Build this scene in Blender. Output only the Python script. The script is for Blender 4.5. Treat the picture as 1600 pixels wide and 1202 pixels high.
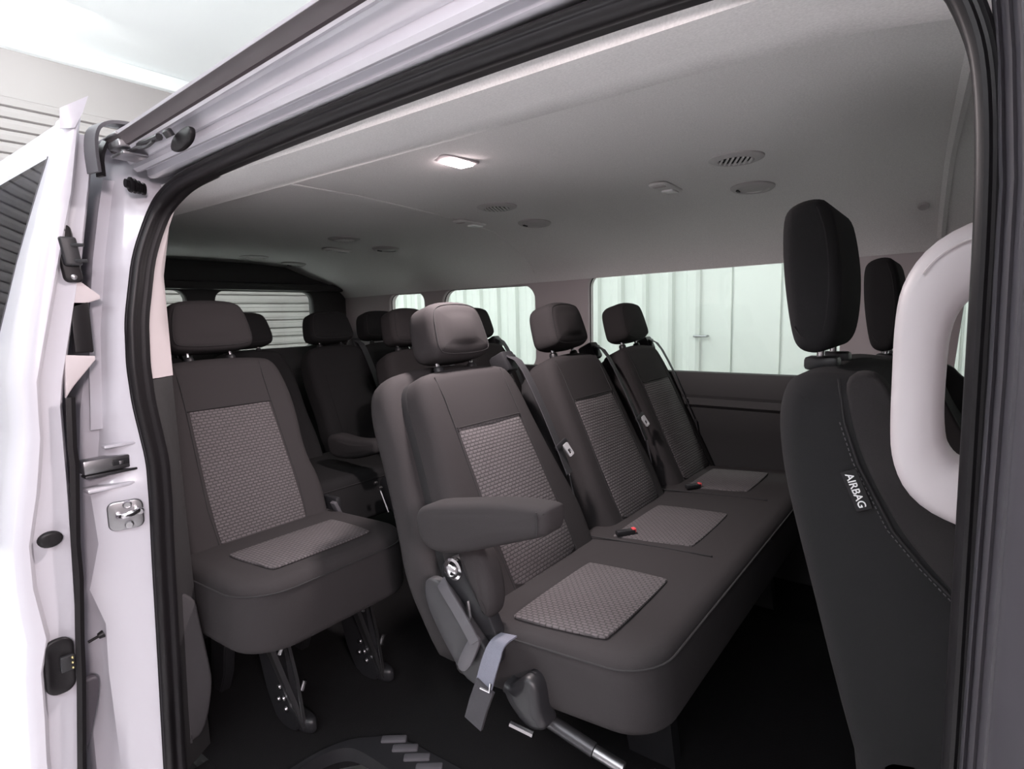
import bpy, bmesh, math, random
from mathutils import Vector, Matrix
random.seed(4)
for o in list(bpy.data.objects): bpy.data.objects.remove(o)
S = bpy.context.scene
COL = S.collection
PI = math.pi
R = math.radians

# ------------------------------------------------------------------ camera, world, exposure, lights
cam = bpy.data.cameras.new('camera'); co = bpy.data.objects.new('camera', cam); COL.objects.link(co)
cam.sensor_width = 36; cam.lens = 20.496; cam.clip_start = .02
m3 = Matrix(((0.7953554, -0.0536865, 0.6037611), (0.6056873, 0.1090237, -0.7881984), (-0.0235087, 0.9925883, 0.1192298)))
co.matrix_world = Matrix.Translation((0, -.5, 1.0)) @ m3.to_4x4()
S.camera = co
S.view_settings.view_transform = 'Standard'; S.view_settings.look = 'None'
S.view_settings.gamma = 1; S.view_settings.exposure = 0.46; S.view_settings.use_curve_mapping = False
w = bpy.data.worlds.new('world'); S.world = w; w.use_nodes = True
w.node_tree.nodes['Background'].inputs[0].default_value = (.9, .95, 1, 1)
w.node_tree.nodes['Background'].inputs[1].default_value = .3

def area(name, loc, target, sx, sy, power, color):
    l = bpy.data.lights.new(name, 'AREA'); l.shape = 'RECTANGLE'; l.size = sx; l.size_y = sy
    l.energy = power; l.color = color
    o = bpy.data.objects.new(name, l); COL.objects.link(o)
    o.location = loc
    o.rotation_euler = (Vector(target) - Vector(loc)).to_track_quat('-Z', 'Y').to_euler()
    return o
area('strip_or_fill_light', (.8, -2.4, 2.7), (-.4, -1.0, 0), 3.0, .5, 62, (.96, .95, 1))
area('strip_or_fill_light', (-3.5, -1.6, 2.6), (-3.5, -1.2, 5), 4.0, 2.0, 255, (.95, .99, 1))
area('strip_or_fill_light', (-1.5, 2.65, 3.0), (-1.5, 3.2, 0), 6.0, .3, 38, (.97, 1, .965))
area('strip_or_fill_light', (1.45, -1.15, 1.55), (-1.0, .6, .8), .3, .3, 36, (1, .85, .88))  # added fill, not a strip lamp: brightens the bench's near headrest and back
area('strip_or_fill_light', (-4.6, 1.2, 2.9), (-6, 1.0, .8), .4, 3.0, 30, (.93, 1, .96))

# ------------------------------------------------------------------ materials
def mat(name, col, rough=.6, metal=0, spec=.5, bump=None, emit=None, coat=0):
    m = bpy.data.materials.new(name); m.use_nodes = True
    nt = m.node_tree; b = nt.nodes['Principled BSDF']
    b.inputs['Base Color'].default_value = (*col, 1); b.inputs['Roughness'].default_value = rough
    b.inputs['Metallic'].default_value = metal; b.inputs['Specular IOR Level'].default_value = spec
    if coat: b.inputs['Coat Weight'].default_value = coat; b.inputs['Coat Roughness'].default_value = .08
    if emit: b.inputs['Emission Color'].default_value = (*emit[0], 1); b.inputs['Emission Strength'].default_value = emit[1]
    if bump:
        sc, st, dist = bump
        tc = nt.nodes.new('ShaderNodeTexCoord'); n = nt.nodes.new('ShaderNodeTexNoise')
        n.inputs['Scale'].default_value = sc; n.inputs['Detail'].default_value = 3
        bp = nt.nodes.new('ShaderNodeBump'); bp.inputs['Strength'].default_value = st; bp.inputs['Distance'].default_value = dist
        nt.links.new(tc.outputs['Object'], n.inputs['Vector']); nt.links.new(n.outputs['Fac'], bp.inputs['Height'])
        nt.links.new(bp.outputs['Normal'], b.inputs['Normal'])
        r = nt.nodes.new('ShaderNodeMapRange'); r.inputs['To Min'].default_value = .8; r.inputs['To Max'].default_value = 1.2
        mx = nt.nodes.new('ShaderNodeMix'); mx.data_type = 'RGBA'; mx.blend_type = 'MULTIPLY'; mx.inputs[0].default_value = 1
        mx.inputs[6].default_value = (*col, 1)
        nt.links.new(n.outputs['Fac'], r.inputs['Value']); nt.links.new(r.outputs[0], mx.inputs[7]); nt.links.new(mx.outputs[2], b.inputs['Base Color'])
    return m

def woven(name, c1, c2):
    # rows of short raised dashes, laid out on the UV of each insert panel (metres)
    m = mat(name, c1, .9); nt = m.node_tree; b = nt.nodes['Principled BSDF']
    uv = nt.nodes.new('ShaderNodeTexCoord'); br = nt.nodes.new('ShaderNodeTexBrick')
    br.inputs['Scale'].default_value = 1; br.inputs['Brick Width'].default_value = .0140; br.inputs['Row Height'].default_value = .0082
    br.inputs['Mortar Size'].default_value = .0020; br.inputs['Mortar Smooth'].default_value = .6
    br.inputs['Color1'].default_value = (*c2, 1); br.inputs['Color2'].default_value = (*[(a*.8+d*.2) for a, d in zip(c2, c1)], 1)
    br.inputs['Mortar'].default_value = (*c1, 1)
    bp = nt.nodes.new('ShaderNodeBump'); bp.inputs['Strength'].default_value = .8; bp.inputs['Distance'].default_value = .002; bp.invert = True
    nt.links.new(uv.outputs['UV'], br.inputs['Vector']); nt.links.new(br.outputs['Color'], b.inputs['Base Color'])
    nt.links.new(br.outputs['Fac'], bp.inputs['Height']); nt.links.new(bp.outputs['Normal'], b.inputs['Normal'])
    return m

def glassmat(name, tint, gl=.06):
    m = bpy.data.materials.new(name); m.use_nodes = True; nt = m.node_tree
    nt.nodes.remove(nt.nodes['Principled BSDF']); out = nt.nodes['Material Output']
    t = nt.nodes.new('ShaderNodeBsdfTransparent'); t.inputs[0].default_value = (*tint, 1)
    g = nt.nodes.new('ShaderNodeBsdfGlossy'); g.inputs['Roughness'].default_value = .03
    mx = nt.nodes.new('ShaderNodeMixShader'); mx.inputs[0].default_value = gl
    nt.links.new(t.outputs[0], mx.inputs[1]); nt.links.new(g.outputs[0], mx.inputs[2]); nt.links.new(mx.outputs[0], out.inputs[0])
    return m

M = dict(
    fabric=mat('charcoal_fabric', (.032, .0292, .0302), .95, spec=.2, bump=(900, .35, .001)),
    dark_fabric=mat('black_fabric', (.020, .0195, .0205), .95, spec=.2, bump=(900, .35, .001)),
    insert=woven('woven_insert', (.052, .047, .049), (.105, .094, .098)),
    seam=mat('seam_thread', (.018, .017, .018), .9),
    stitch=mat('stitch_thread', (.10, .095, .10), .8),
    plastic=mat('black_plastic', (.016, .016, .018), .45),
    greyplastic=mat('grey_plastic', (.075, .072, .08), .5),
    belt=mat('belt_webbing', (.036, .035, .040), .8, bump=(500, .3, .001)),
    strap=mat('grey_strap', (.14, .145, .18), .8, bump=(500, .3, .001)),
    chrome=mat('chrome', (.75, .74, .76), .18, metal=1),
    steel=mat('steel', (.35, .35, .36), .35, metal=1),
    darksteel=mat('dark_steel', (.08, .08, .085), .4, metal=.8),
    rubber=mat('black_rubber', (.009, .008, .009), .42, spec=.3),
    greyrubber=mat('dark_grey_trim', (.075, .068, .08), .5),
    paint=mat('white_paint', (.56, .55, .595), .28, coat=.5),
    headliner=mat('headliner', (.80, .785, .775), .95, spec=.1, bump=(350, .2, .001)),
    beige=mat('pale_trim', (.52, .47, .48), .6),
    handle=mat('handle_plastic', (.50, .455, .47), .45),
    trim=mat('dark_trim', (.032, .031, .032), .6, bump=(600, .2, .001)),
    floor=mat('floor_mat', (.006, .0057, .0063), .8, spec=.25, bump=(250, .4, .002)),
    gwall=mat('garage_wall', (.36, .33, .33), .6),
    cwall=mat('corrugated_white', (.80, .83, .80), .5),
    gceil=mat('garage_ceiling', (.85, .87, .88), .7),
    gfloor=mat('concrete', (.74, .72, .72), .6, bump=(12, .1, .004)),
    glass=glassmat('clear_glass', (.94, .975, .95), .04),
    privacy=glassmat('tinted_glass', (.25, .25, .27), .12),
    lamp=mat('lit_lens', (.9, .85, .85), .4, emit=((1, .82, .84), 40)),
    lens=mat('lamp_lens', (.95, .95, .95), .2),
    ventgrey=mat('vent_grey', (.50, .48, .48), .55),
    black=mat('deep_black', (.004, .004, .004), .8),
    white=mat('white_print', (.85, .85, .85), .6),
    red=mat('red_button', (.75, .08, .09), .4),
    yellow=mat('brass_contact', (.6, .5, .25), .3, metal=1),
)

# ------------------------------------------------------------------ helpers
def put(name, bm, m, parent=None, smooth=True, M4=None):
    if M4 is not None: bmesh.ops.transform(bm, matrix=M4, verts=bm.verts)
    bmesh.ops.recalc_face_normals(bm, faces=bm.faces)
    me = bpy.data.meshes.new(name); bm.to_mesh(me); bm.free()
    me.materials.append(M[m] if isinstance(m, str) else m)
    if smooth:
        me.polygons.foreach_set('use_smooth', [True]*len(me.polygons))
        try: me.set_sharp_from_angle(angle=R(42))
        except Exception: pass
    o = bpy.data.objects.new(name, me); COL.objects.link(o)
    if parent: o.parent = parent
    return o
def tag(o, label, cat, group=None):
    o['label'] = label; o['category'] = cat
    if group: o['group'] = group
    return o
def thing(name, loc, label, cat, group=None):
    o = bpy.data.objects.new(name, None); COL.objects.link(o); o.location = loc; o.empty_display_size = .05
    return tag(o, label, cat, group)
def struct(o): o['kind'] = 'structure'; return o
def dup(root, loc, label=None):
    r = root.copy(); COL.objects.link(r); r.location = loc
    if label: r['label'] = label
    for ch in list(root.children):
        c = ch.copy(); COL.objects.link(c); c.parent = r
        for g in list(ch.children):
            d = g.copy(); COL.objects.link(d); d.parent = c
    return r

def rrect(w, h, r, n=6, cx=0, cy=0):
    """rounded rectangle outline, r = radius or 4 radii (br, tr, tl, bl), ccw"""
    if not isinstance(r, (tuple, list)): r = (r,)*4
    cs = [(w/2, -h/2, -90), (w/2, h/2, 0), (-w/2, h/2, 90), (-w/2, -h/2, 180)]
    out = []
    for (x, y, a0), rr in zip(cs, r):
        ox = x - math.copysign(rr, x); oy = y - math.copysign(rr, y)
        for i in range(n+1):
            a = R(a0 + 90*i/n); out.append((cx+ox+rr*math.cos(a), cy+oy+rr*math.sin(a)))
    return out
def smooth_poly(pts, it=2):
    """Chaikin corner cutting on a closed outline"""
    for _ in range(it):
        q = []
        for i in range(len(pts)):
            a, b = pts[i], pts[(i+1) % len(pts)]
            q.append(tuple(a[k]*.75+b[k]*.25 for k in range(len(a)))); q.append(tuple(a[k]*.25+b[k]*.75 for k in range(len(a))))
        pts = q
    return pts
def smooth_open(pts, it=2):
    for _ in range(it):
        q = [pts[0]]
        for a, b in zip(pts[:-1], pts[1:]):
            q.append(tuple(a[k]*.75+b[k]*.25 for k in range(len(a)))); q.append(tuple(a[k]*.25+b[k]*.75 for k in range(len(a))))
        q.append(pts[-1]); pts = q
    return pts
def inset(pts, d):
    n = len(pts); out = []
    if sum(pts[i-1][0]*pts[i][1]-pts[i][0]*pts[i-1][1] for i in range(n)) < 0: d = -d
    for i in range(n):
        p0, p1, p2 = Vector(pts[i-1]), Vector(pts[i]), Vector(pts[(i+1) % n])
        e1 = (p1-p0); e2 = (p2-p1)
        if e1.length < 1e-9: e1 = e2
        if e2.length < 1e-9: e2 = e1
        n1 = Vector((-e1.y, e1.x)).normalized(); n2 = Vector((-e2.y, e2.x)).normalized()
        nn = n1+n2
        nn = nn.normalized() if nn.length > 1e-6 else n1
        out.append(tuple(p1 + nn*d))
    return out
def slab(outline, t, bev, puff=0, seg=4, back_bev=None, rings=6):
    """pillow: outline in xy extruded from z=-t to 0 with rounded rims; top bulges by puff"""
    bm = bmesh.new(); bb = bev if back_bev is None else back_bev
    cx = sum(p[0] for p in outline)/len(outline); cy = sum(p[1] for p in outline)/len(outline)
    def ring(pts, z): return [bm.verts.new((x, y, z)) for x, y in pts]
    L = []
    for i in range(seg+1):
        a = PI/2*i/seg
        L.append(ring([(cx+(x-cx)*1, cy+(y-cy)*1) for x, y in inset(outline, bb*(1-math.sin(a)))], -t+bb*(1-math.cos(a))))
    for i in range(seg+1):
        a = PI/2*i/seg
        L.append(ring(inset(outline, bev*(1-math.cos(a))), -bev+bev*math.sin(a)))
    base = inset(outline, bev)
    ax = max(abs(x-cx) for x, y in base)+1e-6; ay = max(abs(y-cy) for x, y in base)+1e-6
    if puff == 0:
        n = len(outline)
        for a, b in zip(L[:-1], L[1:]):
            for i in range(n): bm.faces.new((a[i], a[(i+1) % n], b[(i+1) % n], b[i]))
        bmesh.ops.triangulate(bm, faces=[bm.faces.new(list(reversed(L[0]))), bm.faces.new(L[-1])])
        return bm
    for k in range(1, rings):
        f = 1-k/rings
        L.append([bm.verts.new((cx+(x-cx)*f, cy+(y-cy)*f, puff*max(0, 1-((x-cx)*f/ax)**2)*max(0, 1-((y-cy)*f/ay)**2)*min(1, (1-f)*3))) for x, y in base])
    n = len(outline)
    for a, b in zip(L[:-1], L[1:]):
        for i in range(n): bm.faces.new((a[i], a[(i+1) % n], b[(i+1) % n], b[i]))
    c = bm.verts.new((cx, cy, puff))
    for i in range(n): bm.faces.new((L[-1][i], L[-1][(i+1) % n], c))
    bm.faces.new(list(reversed(L[0])))
    return bm
def box(x0, x1, y0, y1, z0, z1, bev=0, bm=None, seg=2):
    nb = bmesh.new()
    bmesh.ops.create_cube(nb, size=1, matrix=Matrix.Translation(((x0+x1)/2, (y0+y1)/2, (z0+z1)/2)) @ Matrix.Diagonal((x1-x0, y1-y0, z1-z0, 1)))
    if bev: bmesh.ops.bevel(nb, geom=nb.edges[:], offset=bev, segments=seg, affect='EDGES', profile=.5)
    if bm is None: return nb
    return merge(bm, nb)
def merge(bm, nb, M4=None):
    if M4 is not None: bmesh.ops.transform(nb, matrix=M4, verts=nb.verts)
    me = bpy.data.meshes.new('tmp'); nb.to_mesh(me); nb.free(); bm.from_mesh(me); bpy.data.meshes.remove(me)
    return bm
def frame(o, u, v, n):
    """matrix taking local xyz to u,v,n at o"""
    u, v, n = Vector(u).normalized(), Vector(v).normalized(), Vector(n).normalized()
    m = Matrix((u, v, n)).transposed().to_4x4(); m.translation = Vector(o); return m
def tube(pts, r, n=8, bm=None, closed=False):
    bm = bm or bmesh.new(); P = [Vector(p) for p in pts]; L = []; up = None
    for i, p in enumerate(P):
        if closed: t = P[(i+1) % len(P)]-P[i-1]
        else: t = (P[min(i+1, len(P)-1)]-P[max(i-1, 0)])
        t.normalize()
        if up is None:
            up = Vector((0, 0, 1)) if abs(t.z) < .9 else Vector((1, 0, 0))
        a = (up - t*up.dot(t)).normalized(); up = a; b = t.cross(a)
        rr = r[i] if isinstance(r, (list, tuple)) else r
        L.append([bm.verts.new(p + (a*math.cos(2*PI*k/n)+b*math.sin(2*PI*k/n))*rr) for k in range(n)])
    pr = list(zip(L[:-1], L[1:])) + ([(L[-1], L[0])] if closed else [])
    for A, B in pr:
        for k in range(n): bm.faces.new((A[k], A[(k+1) % n], B[(k+1) % n], B[k]))
    if not closed: bm.faces.new(list(reversed(L[0]))); bm.faces.new(L[-1])
    return bm
def ribbon(pts, width, wdir, t=.002, bm=None):
    """flat strap along pts; wdir = width direction (one or per point)"""
    bm = bm or bmesh.new(); P = [Vector(p) for p in pts]; L = []
    for i, p in enumerate(P):
        tt = (P[min(i+1, len(P)-1)]-P[max(i-1, 0)]).normalized()
        wd = Vector(wdir[i] if isinstance(wdir, list) else wdir); wd = (wd-tt*wd.dot(tt)).normalized(); nn = tt.cross(wd)
        wv = (width[i] if isinstance(width, list) else width)/2
        L.append([bm.verts.new(p+wd*a*wv+nn*b*t/2) for a, b in ((-1, -1), (1, -1), (1, 1), (-1, 1))])
    for A, B in zip(L[:-1], L[1:]):
        for k in range(4): bm.faces.new((A[k], A[(k+1) % 4], B[(k+1) % 4], B[k]))
    bm.faces.new(list(reversed(L[0]))); bm.faces.new(L[-1])
    return bm
def loft(rows, thick=0, close=False):
    """surface through equal-length polylines"""
    bm = bmesh.new(); L = [[bm.verts.new(p) for p in r] for r in rows]
    for A, B in zip(L[:-1], L[1:]):
        n = len(A)
        for i in range(n if close else n-1): bm.faces.new((A[i], A[(i+1) % n], B[(i+1) % n], B[i]))
    if thick:
        bmesh.ops.recalc_face_normals(bm, faces=bm.faces)
        bmesh.ops.solidify(bm, geom=bm.faces[:], thickness=thick)
    return bm
def prism(outline, z0, z1, bev=0):
    bm = bmesh.new()
    A = [bm.verts.new((x, y, z0)) for x, y in outline]; B = [bm.verts.new((x, y, z1)) for x, y in outline]; n = len(outline)
    bm.faces.new(list(reversed(A))); bm.faces.new(B)
    for i in range(n): bm.faces.new((A[i], A[(i+1) % n], B[(i+1) % n], B[i]))
    if bev:
        bmesh.ops.bevel(bm, geom=[e for e in bm.edges if all(abs(v.co.z-z1) < 1e-6 for v in e.verts) or all(abs(v.co.z-z0) < 1e-6 for v in e.verts)], offset=bev, segments=2, affect='EDGES')
    return bm
def lathe(prof, n=28, bm=None, M4=None):
    nb = bmesh.new(); L = [[nb.verts.new((r*math.cos(2*PI*k/n), r*math.sin(2*PI*k/n), z)) for k in range(n)] for r, z in prof]
    for A, B in zip(L[:-1], L[1:]):
        for k in range(n): nb.faces.new((A[k], A[(k+1) % n], B[(k+1) % n], B[k]))
    nb.faces.new(L[0]); nb.faces.new(L[-1])
    if bm is None:
        if M4 is not None: bmesh.ops.transform(nb, matrix=M4, verts=nb.verts)
        return nb
    return merge(bm, nb, M4)
def holed(outline, holes, t):
    """flat sheet in xy with holes, thickness t, as bmesh"""
    cu = bpy.data.curves.new('tmpc', 'CURVE'); cu.dimensions = '2D'; cu.fill_mode = 'BOTH'; cu.extrude = t/2
    for pl in [outline]+holes:
        sp = cu.splines.new('POLY'); sp.points.add(len(pl)-1); sp.use_cyclic_u = True
        for p, (x, y) in zip(sp.points, pl): p.co = (x, y, 0, 1)
    ob = bpy.data.objects.new('tmpo', cu); COL.objects.link(ob)
    me = bpy.data.meshes.new_from_object(ob.evaluated_get(bpy.context.evaluated_depsgraph_get()))
    bm = bmesh.new(); bm.from_mesh(me); bmesh.ops.remove_doubles(bm, verts=bm.verts, dist=1e-5)
    bpy.data.objects.remove(ob); bpy.data.curves.remove(cu); bpy.data.meshes.remove(me)
    return bm
def panel_uv(outline, puff_in, bm=None):
    """thin insert panel: outline in xy, raised rim, with UV in metres"""
    b = slab(outline, .006, .003, puff_in, seg=2, rings=3)
    uv = b.loops.layers.uv.new('UVMap')
    for f in b.faces:
        for l in f.loops: l[uv].uv = (l.vert.co.x, l.vert.co.y)
    return b
XZ = frame((0, 0, 0), (1, 0, 0), (0, 0, 1), (0, -1, 0))   # local xy -> world x,z ; local +z -> -Y
def side(y): return Matrix.Translation((0, y, 0)) @ XZ

# ------------------------------------------------------------------ the garage
o = put('floor_garage', box(-6.2, 4.2, -4.2, 3.8, -.72, -.62), 'gfloor', smooth=False); struct(o)
o = put('ceiling_garage', box(-6.2, 4.2, -4.2, 3.8, 3.27, 3.4), 'gceil', smooth=False); struct(o)
bm = bmesh.new(); ribs = []
x = -6.2
prof = []
while x < -1.55:
    prof += [(x, 3.60), (x+.085, 3.60), (x+.09, 3.55), (x+.10, 3.545), (x+.135, 3.545), (x+.145, 3.55), (x+.15, 3.60)]; x += .20
prof += [(-1.55, 3.60)]
bm = loft([[(a, b, -.62) for a, b in prof], [(a, b, 3.27) for a, b in prof]], .02)
struct(put('wall_garage_side', bm, 'cwall', smooth=False))
struct(put('wall_garage_front', box(4.0, 4.2, -4.2, 3.8, -.62, 3.27), 'gwall', smooth=False))
struct(put('wall_garage_near', box(-6.2, 4.2, -4.2, -4.0, -.62, 3.27), 'gwall', smooth=False))
# end wall: panel above a slatted roll-up shutter
struct(put('wall_garage_end', box(-6.2, -6.0, -4.2, 3.8, 2.78, 3.14), 'gwall', smooth=False))
struct(put('trim_1', box(-6.2, -5.93, -4.2, 3.8, 3.14, 3.27, .01), 'gceil', smooth=False))
gd = thing('garage_door', (-1.5, 3.6, -.62), 'large pale flat panelled garage door outside the wide side window', 'garage door')
pf = []
x = -1.54
while x < 4.0:
    pf += [(x, 3.565), (x+.004, 3.585), (x+.014, 3.585), (x+.018, 3.565)]; x += .31
pf += [(4.0, 3.565)]
ob = put('door_leaf', loft([[(a+1.5, b-3.6, 0) for a, b in pf], [(a+1.5, b-3.6, 3.89) for a, b in pf]], .03), 'cwall', gd, smooth=False)
bm = tube([(.03, -.05, 1.44), (.03, -.08, 1.44), (.12, -.08, 1.44), (.12, -.05, 1.44)], .008)
put('handle', bm, 'steel', gd)
sh = thing('roller_shutter', (-6.0, 0, -.62), 'grey slatted roll-up shutter closing the end wall behind the van', 'shutter')
pf = []
z = 0
while z < 3.38:
    pf += [(0, z), (.025, z+.01), (.03, z+.05), (.025, z+.08)]; z += .09
put('slat_curtain', loft([[(a-.03, -4.2, b) for a, b in pf], [(a-.03, 3.6, b) for a, b in pf]], .01), 'gwall', sh, smooth=False)
put('bottom_bar', box(-.03, .03, -4.1, 3.5, .0, .09, .01), 'steel', sh)

# ------------------------------------------------------------------ van shell
def zt(x): return 1.385+.028*x
struct(put('floor', prism([(-3.0, .04), (-1.12, .04), (-1.118, .15), (-1.10, .235), (-1.06, .285), (-1.0, .345), (-.06, .345), (-.06, .06), (.95, .06), (.95, 1.74), (-3.0, 1.74)], -.05, 0), 'floor', smooth=False))
struct(put('trim_2', box(-1.32, -1.12, -.02, .04, -.30, -.002), 'floor', smooth=False))
# headliner
def ceil_row(x):
    k = zt(x); far = 1.165+.014*min(x, 0)
    vy = .225 + max(0, x+.12)*.35 if x < .3 else .37
    d = k-1.385
    return [(x, 1.75, far), (x, 1.74, far+.03+d*.2), (x, 1.70, far+.075+d*.3), (x, 1.63, far+.125+d*.5), (x, 1.52, far+.17+d*.7),
            (x, 1.36, k-.012), (x, 1.15, k), (x, .9, k+.002), (x, .6, k), (x, .44, k-.008), (x, .34, k-.022-d*.3), (x, vy+.035, 1.330), (x, vy+.008, 1.302),
            (x, vy, 1.2835), (x, vy-.004, 1.2795), (x, vy-.06, 1.2765), (x, .12, 1.270), (x, .055, 1.262)]
xs = [.95, .6, .3, .1, -.1, -.3, -.6, -.9, -1.15, -1.3, -1.6, -2, -2.5, -3.0]
struct(put('ceiling', loft([ceil_row(x) for x in xs], -.02), 'headliner'))
# ridges moulded into the headliner
def onceil(x, y):
    r = ceil_row(x)
    for a, b in zip(r[:-1], r[1:]):
        if b[1] <= y <= a[1]: t = (y-a[1])/(b[1]-a[1]+1e-9); return (x, y, a[2]+(b[2]-a[2])*t)
    return r[0] if y > r[0][1] else r[-1]
p = [onceil(-1.33-.16*max(0, y-.3), y) for y in [.3, .45, .6, .8, 1, 1.2, 1.36, 1.45, 1.52, 1.58, 1.63, 1.68, 1.72]]
struct(put('trim_3', tube([(a, b, c+.0005) for a, b, c in p], .0028, 6), 'headliner'))
p = [onceil(.03-.05*y, y) for y in [.4, .5, .7, .9, 1.1, 1.3, 1.4, 1.5, 1.58, 1.64, 1.7, 1.73]]
struct(put('trim_4', tube(p, .012, 6), 'headliner'))
# left wall with its windows
def hole(x0, x1, z0, z1, r): return rrect(x1-x0, z1-z0, r, 6, (x0+x1)/2, (z0+z1)/2)
WL = [hole(-1.298, -.318, .752, 1.163, .05), hole(-2.18, -1.578, .735, 1.135, .07), hole(-2.60, -2.31, .74, 1.128, .05),
      [(-.01, .73), (.85, .73), (.85, 1.14), (.02, 1.14)]]
bm = holed([(-3.05, -.3), (1.0, -.3), (1.0, 1.3), (-3.05, 1.3)], WL, .05)
struct(put('wall_left', bm, 'beige', M4=side(1.778), smooth=False))
for i, h in enumerate(WL):
    xa, xb = min(p[0] for p in h), max(p[0] for p in h); za, zb = min(p[1] for p in h), max(p[1] for p in h)
    gk = struct(put('window_%d' % (i+1), prism(inset(h, -.012), -.003, .003), 'glass', M4=side(1.79), smooth=False))
    fr = bmesh.new(); tube([(x, 1.776, z) for x, z in h], .003, 6, fr, closed=True)
    put('rubber_seal', fr, 'rubber', gk)
# lower trim on the left wall, with a ledge
pf = [(1.752, .752), (1.748, .750), (1.743, .735), (1.740, .665), (1.727, .655), (1.725, .640), (1.738, .628), (1.741, .52), (1.748, .50), (1.75, 0.0)]
struct(put('trim_5', loft([[(x, a, b) for a, b in pf] for x in (-2.95, -.35, -.33, .95)], .012), 'trim'))
# rear wall with the two back-door windows
RW = [rrect(.57, .31, .05, 6, 1.245, 1.0), rrect(.55, .31, .05, 6, .55, 1.0)]
F = frame((-3.02, 0, 0), (0, 1, 0), (0, 0, 1), (1, 0, 0))
struct(put('wall_rear', holed([(.0, -.1), (1.8, -.1), (1.8, 1.36), (.0, 1.36)], RW, .05), 'trim', M4=F, smooth=False))
for i, h in enumerate(RW):
    gk = struct(put('window_%d' % (i+5), prism(inset(h, -.012), -.003, .003), 'glass', M4=F, smooth=False))
    hb = bmesh.new()
    for k in range(9):
        zz = -.11+.028*k
        c = (1.245 if i == 0 else .55)
        tube([(-3.012, c-.26, .985+zz), (-3.012, c+.26, .985+zz)], .0007, 4, hb)
    put('heater_wire', hb, 'darksteel', gk)
struct(put('trim_6', box(-3.0, -2.95, .05, 1.72, 1.158, 1.20, .015), 'trim'))
# right wall behind the opening (inner lining and outer skin), glazed
RH = [hole(-2.85, -1.62, .80, 1.17, .06)]
struct(put('wall_right', holed([(-3.05, -.3), (-1.46, -.3), (-1.46, 1.3), (-3.05, 1.3)], RH, .03), 'trim', M4=side(.055), smooth=False))
gk = struct(put('window_7', prism(inset(RH[0], -.01), -.003, .003), 'privacy', M4=side(.05), smooth=False))
# roof skin and nose
pf = [(-.045, 1.374), (-.01, 1.392), (.05, 1.42), (.2, 1.46), (.5, 1.49), (.9, 1.495), (1.3, 1.49), (1.65, 1.475), (1.79, 1.43), (1.82, 1.36), (1.82, 1.25)]
struct(put('roof', loft([[(x, a, b+.028*min(x, 0)*.6) for a, b in pf] for x in (-3.08, -1.5, 0, 1.0)], .01), 'paint'))
struct(put('wall_front', loft([[(.95, y, 1.36), (1.35, y, .78), (1.4, y, -.3)] for y in (.0, .6, 1.2, 1.8)], .02), 'trim'))

# ------------------------------------------------------------------ door opening: header, seal, jamb, front pillar
def lin(tab, z):
    """piecewise linear lookup, tab = [(z, v...)] with z descending"""
    if z >= tab[0][0]: return tab[0][1]
    for (za, va), (zb, vb) in zip(tab[:-1], tab[1:]):
        if zb <= z <= za: return vb+(va-vb)*(z-zb)/(za-zb+1e-9)
    return tab[-1][1]
hp = [(-.050, 1.373, .045), (-.0605, 1.367, .045), (-.056, 1.361, .045), (-.038, 1.372, .046), (-.030, 1.368, .047), (-.030, 1.354, .047), (-.0415, 1.349, .047), (-.038, 1.3445, .047),
      (-.021, 1.354, .042), (-.016, 1.351, .038), (-.013, 1.336, .036), (-.009, 1.331, .034), (-.002, 1.330, .03), (-.004, 1.315, .022), (.002, 1.309, .02), (.008, 1.310, .02), (.016, 1.318, .02), (.020, 1.316, .02), (.021, 1.3035, .02), (.026, 1.301, .02), (.035, 1.302, .02), (.06, 1.31, .02)]
rows = []
for x in (-1.30, -1.2, -1.0, -.75, -.5, -.25, -.05, .08, .3):
    rows.append([(x, y, z + s*(max(-1.3, min(x, -.1))+.6)) for y, z, s in hp])
struct(put('trim_7', loft(rows, .004), 'paint'))
gp = [(-.0590, 1.3635), (-.0560, 1.3615), (-.0520, 1.3590), (-.0480, 1.3545), (-.0450, 1.3505), (-.0420, 1.3500), (-.040, 1.355)]
struct(put('trim_8', loft([[(x, a, b+.0455*(max(-1.3, min(x, -.1))+.6)) for a, b in gp] for x in (-1.28, -.9, -.5, -.1, .25)], .002), mat('roof_moulding', (.07, .058, .062), .4)))

sealY = [(1.262, .045), (1.23, .030), (1.133, -.001), (1.007, -.025), (.918, -.030), (.84, -.027), (.718, -.012), (.623, -.014), (.528, -.019), (.331, -.026), (.04, -.038), (-.2, -.045)]
path = [(.018, .05, -.2), (.018, .05, .3), (.0175, .05, .63), (.0165, .05, .79), (.015, .05, .95), (.014, .05, 1.078), (.009, .05, 1.155), (.000, .05, 1.196), (-.020, .048, 1.241), (-.057, .046, 1.270), (-.13, .044, 1.284), (-.25, .043, 1.288),
        (-.43, .041, 1.289), (-.7, .041, 1.287), (-.95, .041, 1.281), (-1.12, .043, 1.274), (-1.2, .044, 1.268), (-1.25, .044, 1.256), (-1.283, .038, 1.238), (-1.297, .025, 1.205)]
path += [(-1.302, lin(sealY, z), z) for z in (1.133, 1.07, 1.007, .96, .918, .88, .84, .78, .718, .67, .623, .528, .331, .04, -.2)]
path = smooth_open(path, 2)
sec = smooth_poly([(-.011, -.022), (-.015, -.012), (-.010, -.003), (-.016, .006), (-.015, .015), (-.005, .021), (.002, .015), (.009, .020), (.013, .010), (.012, -.022)], 1)
rows = []
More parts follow.
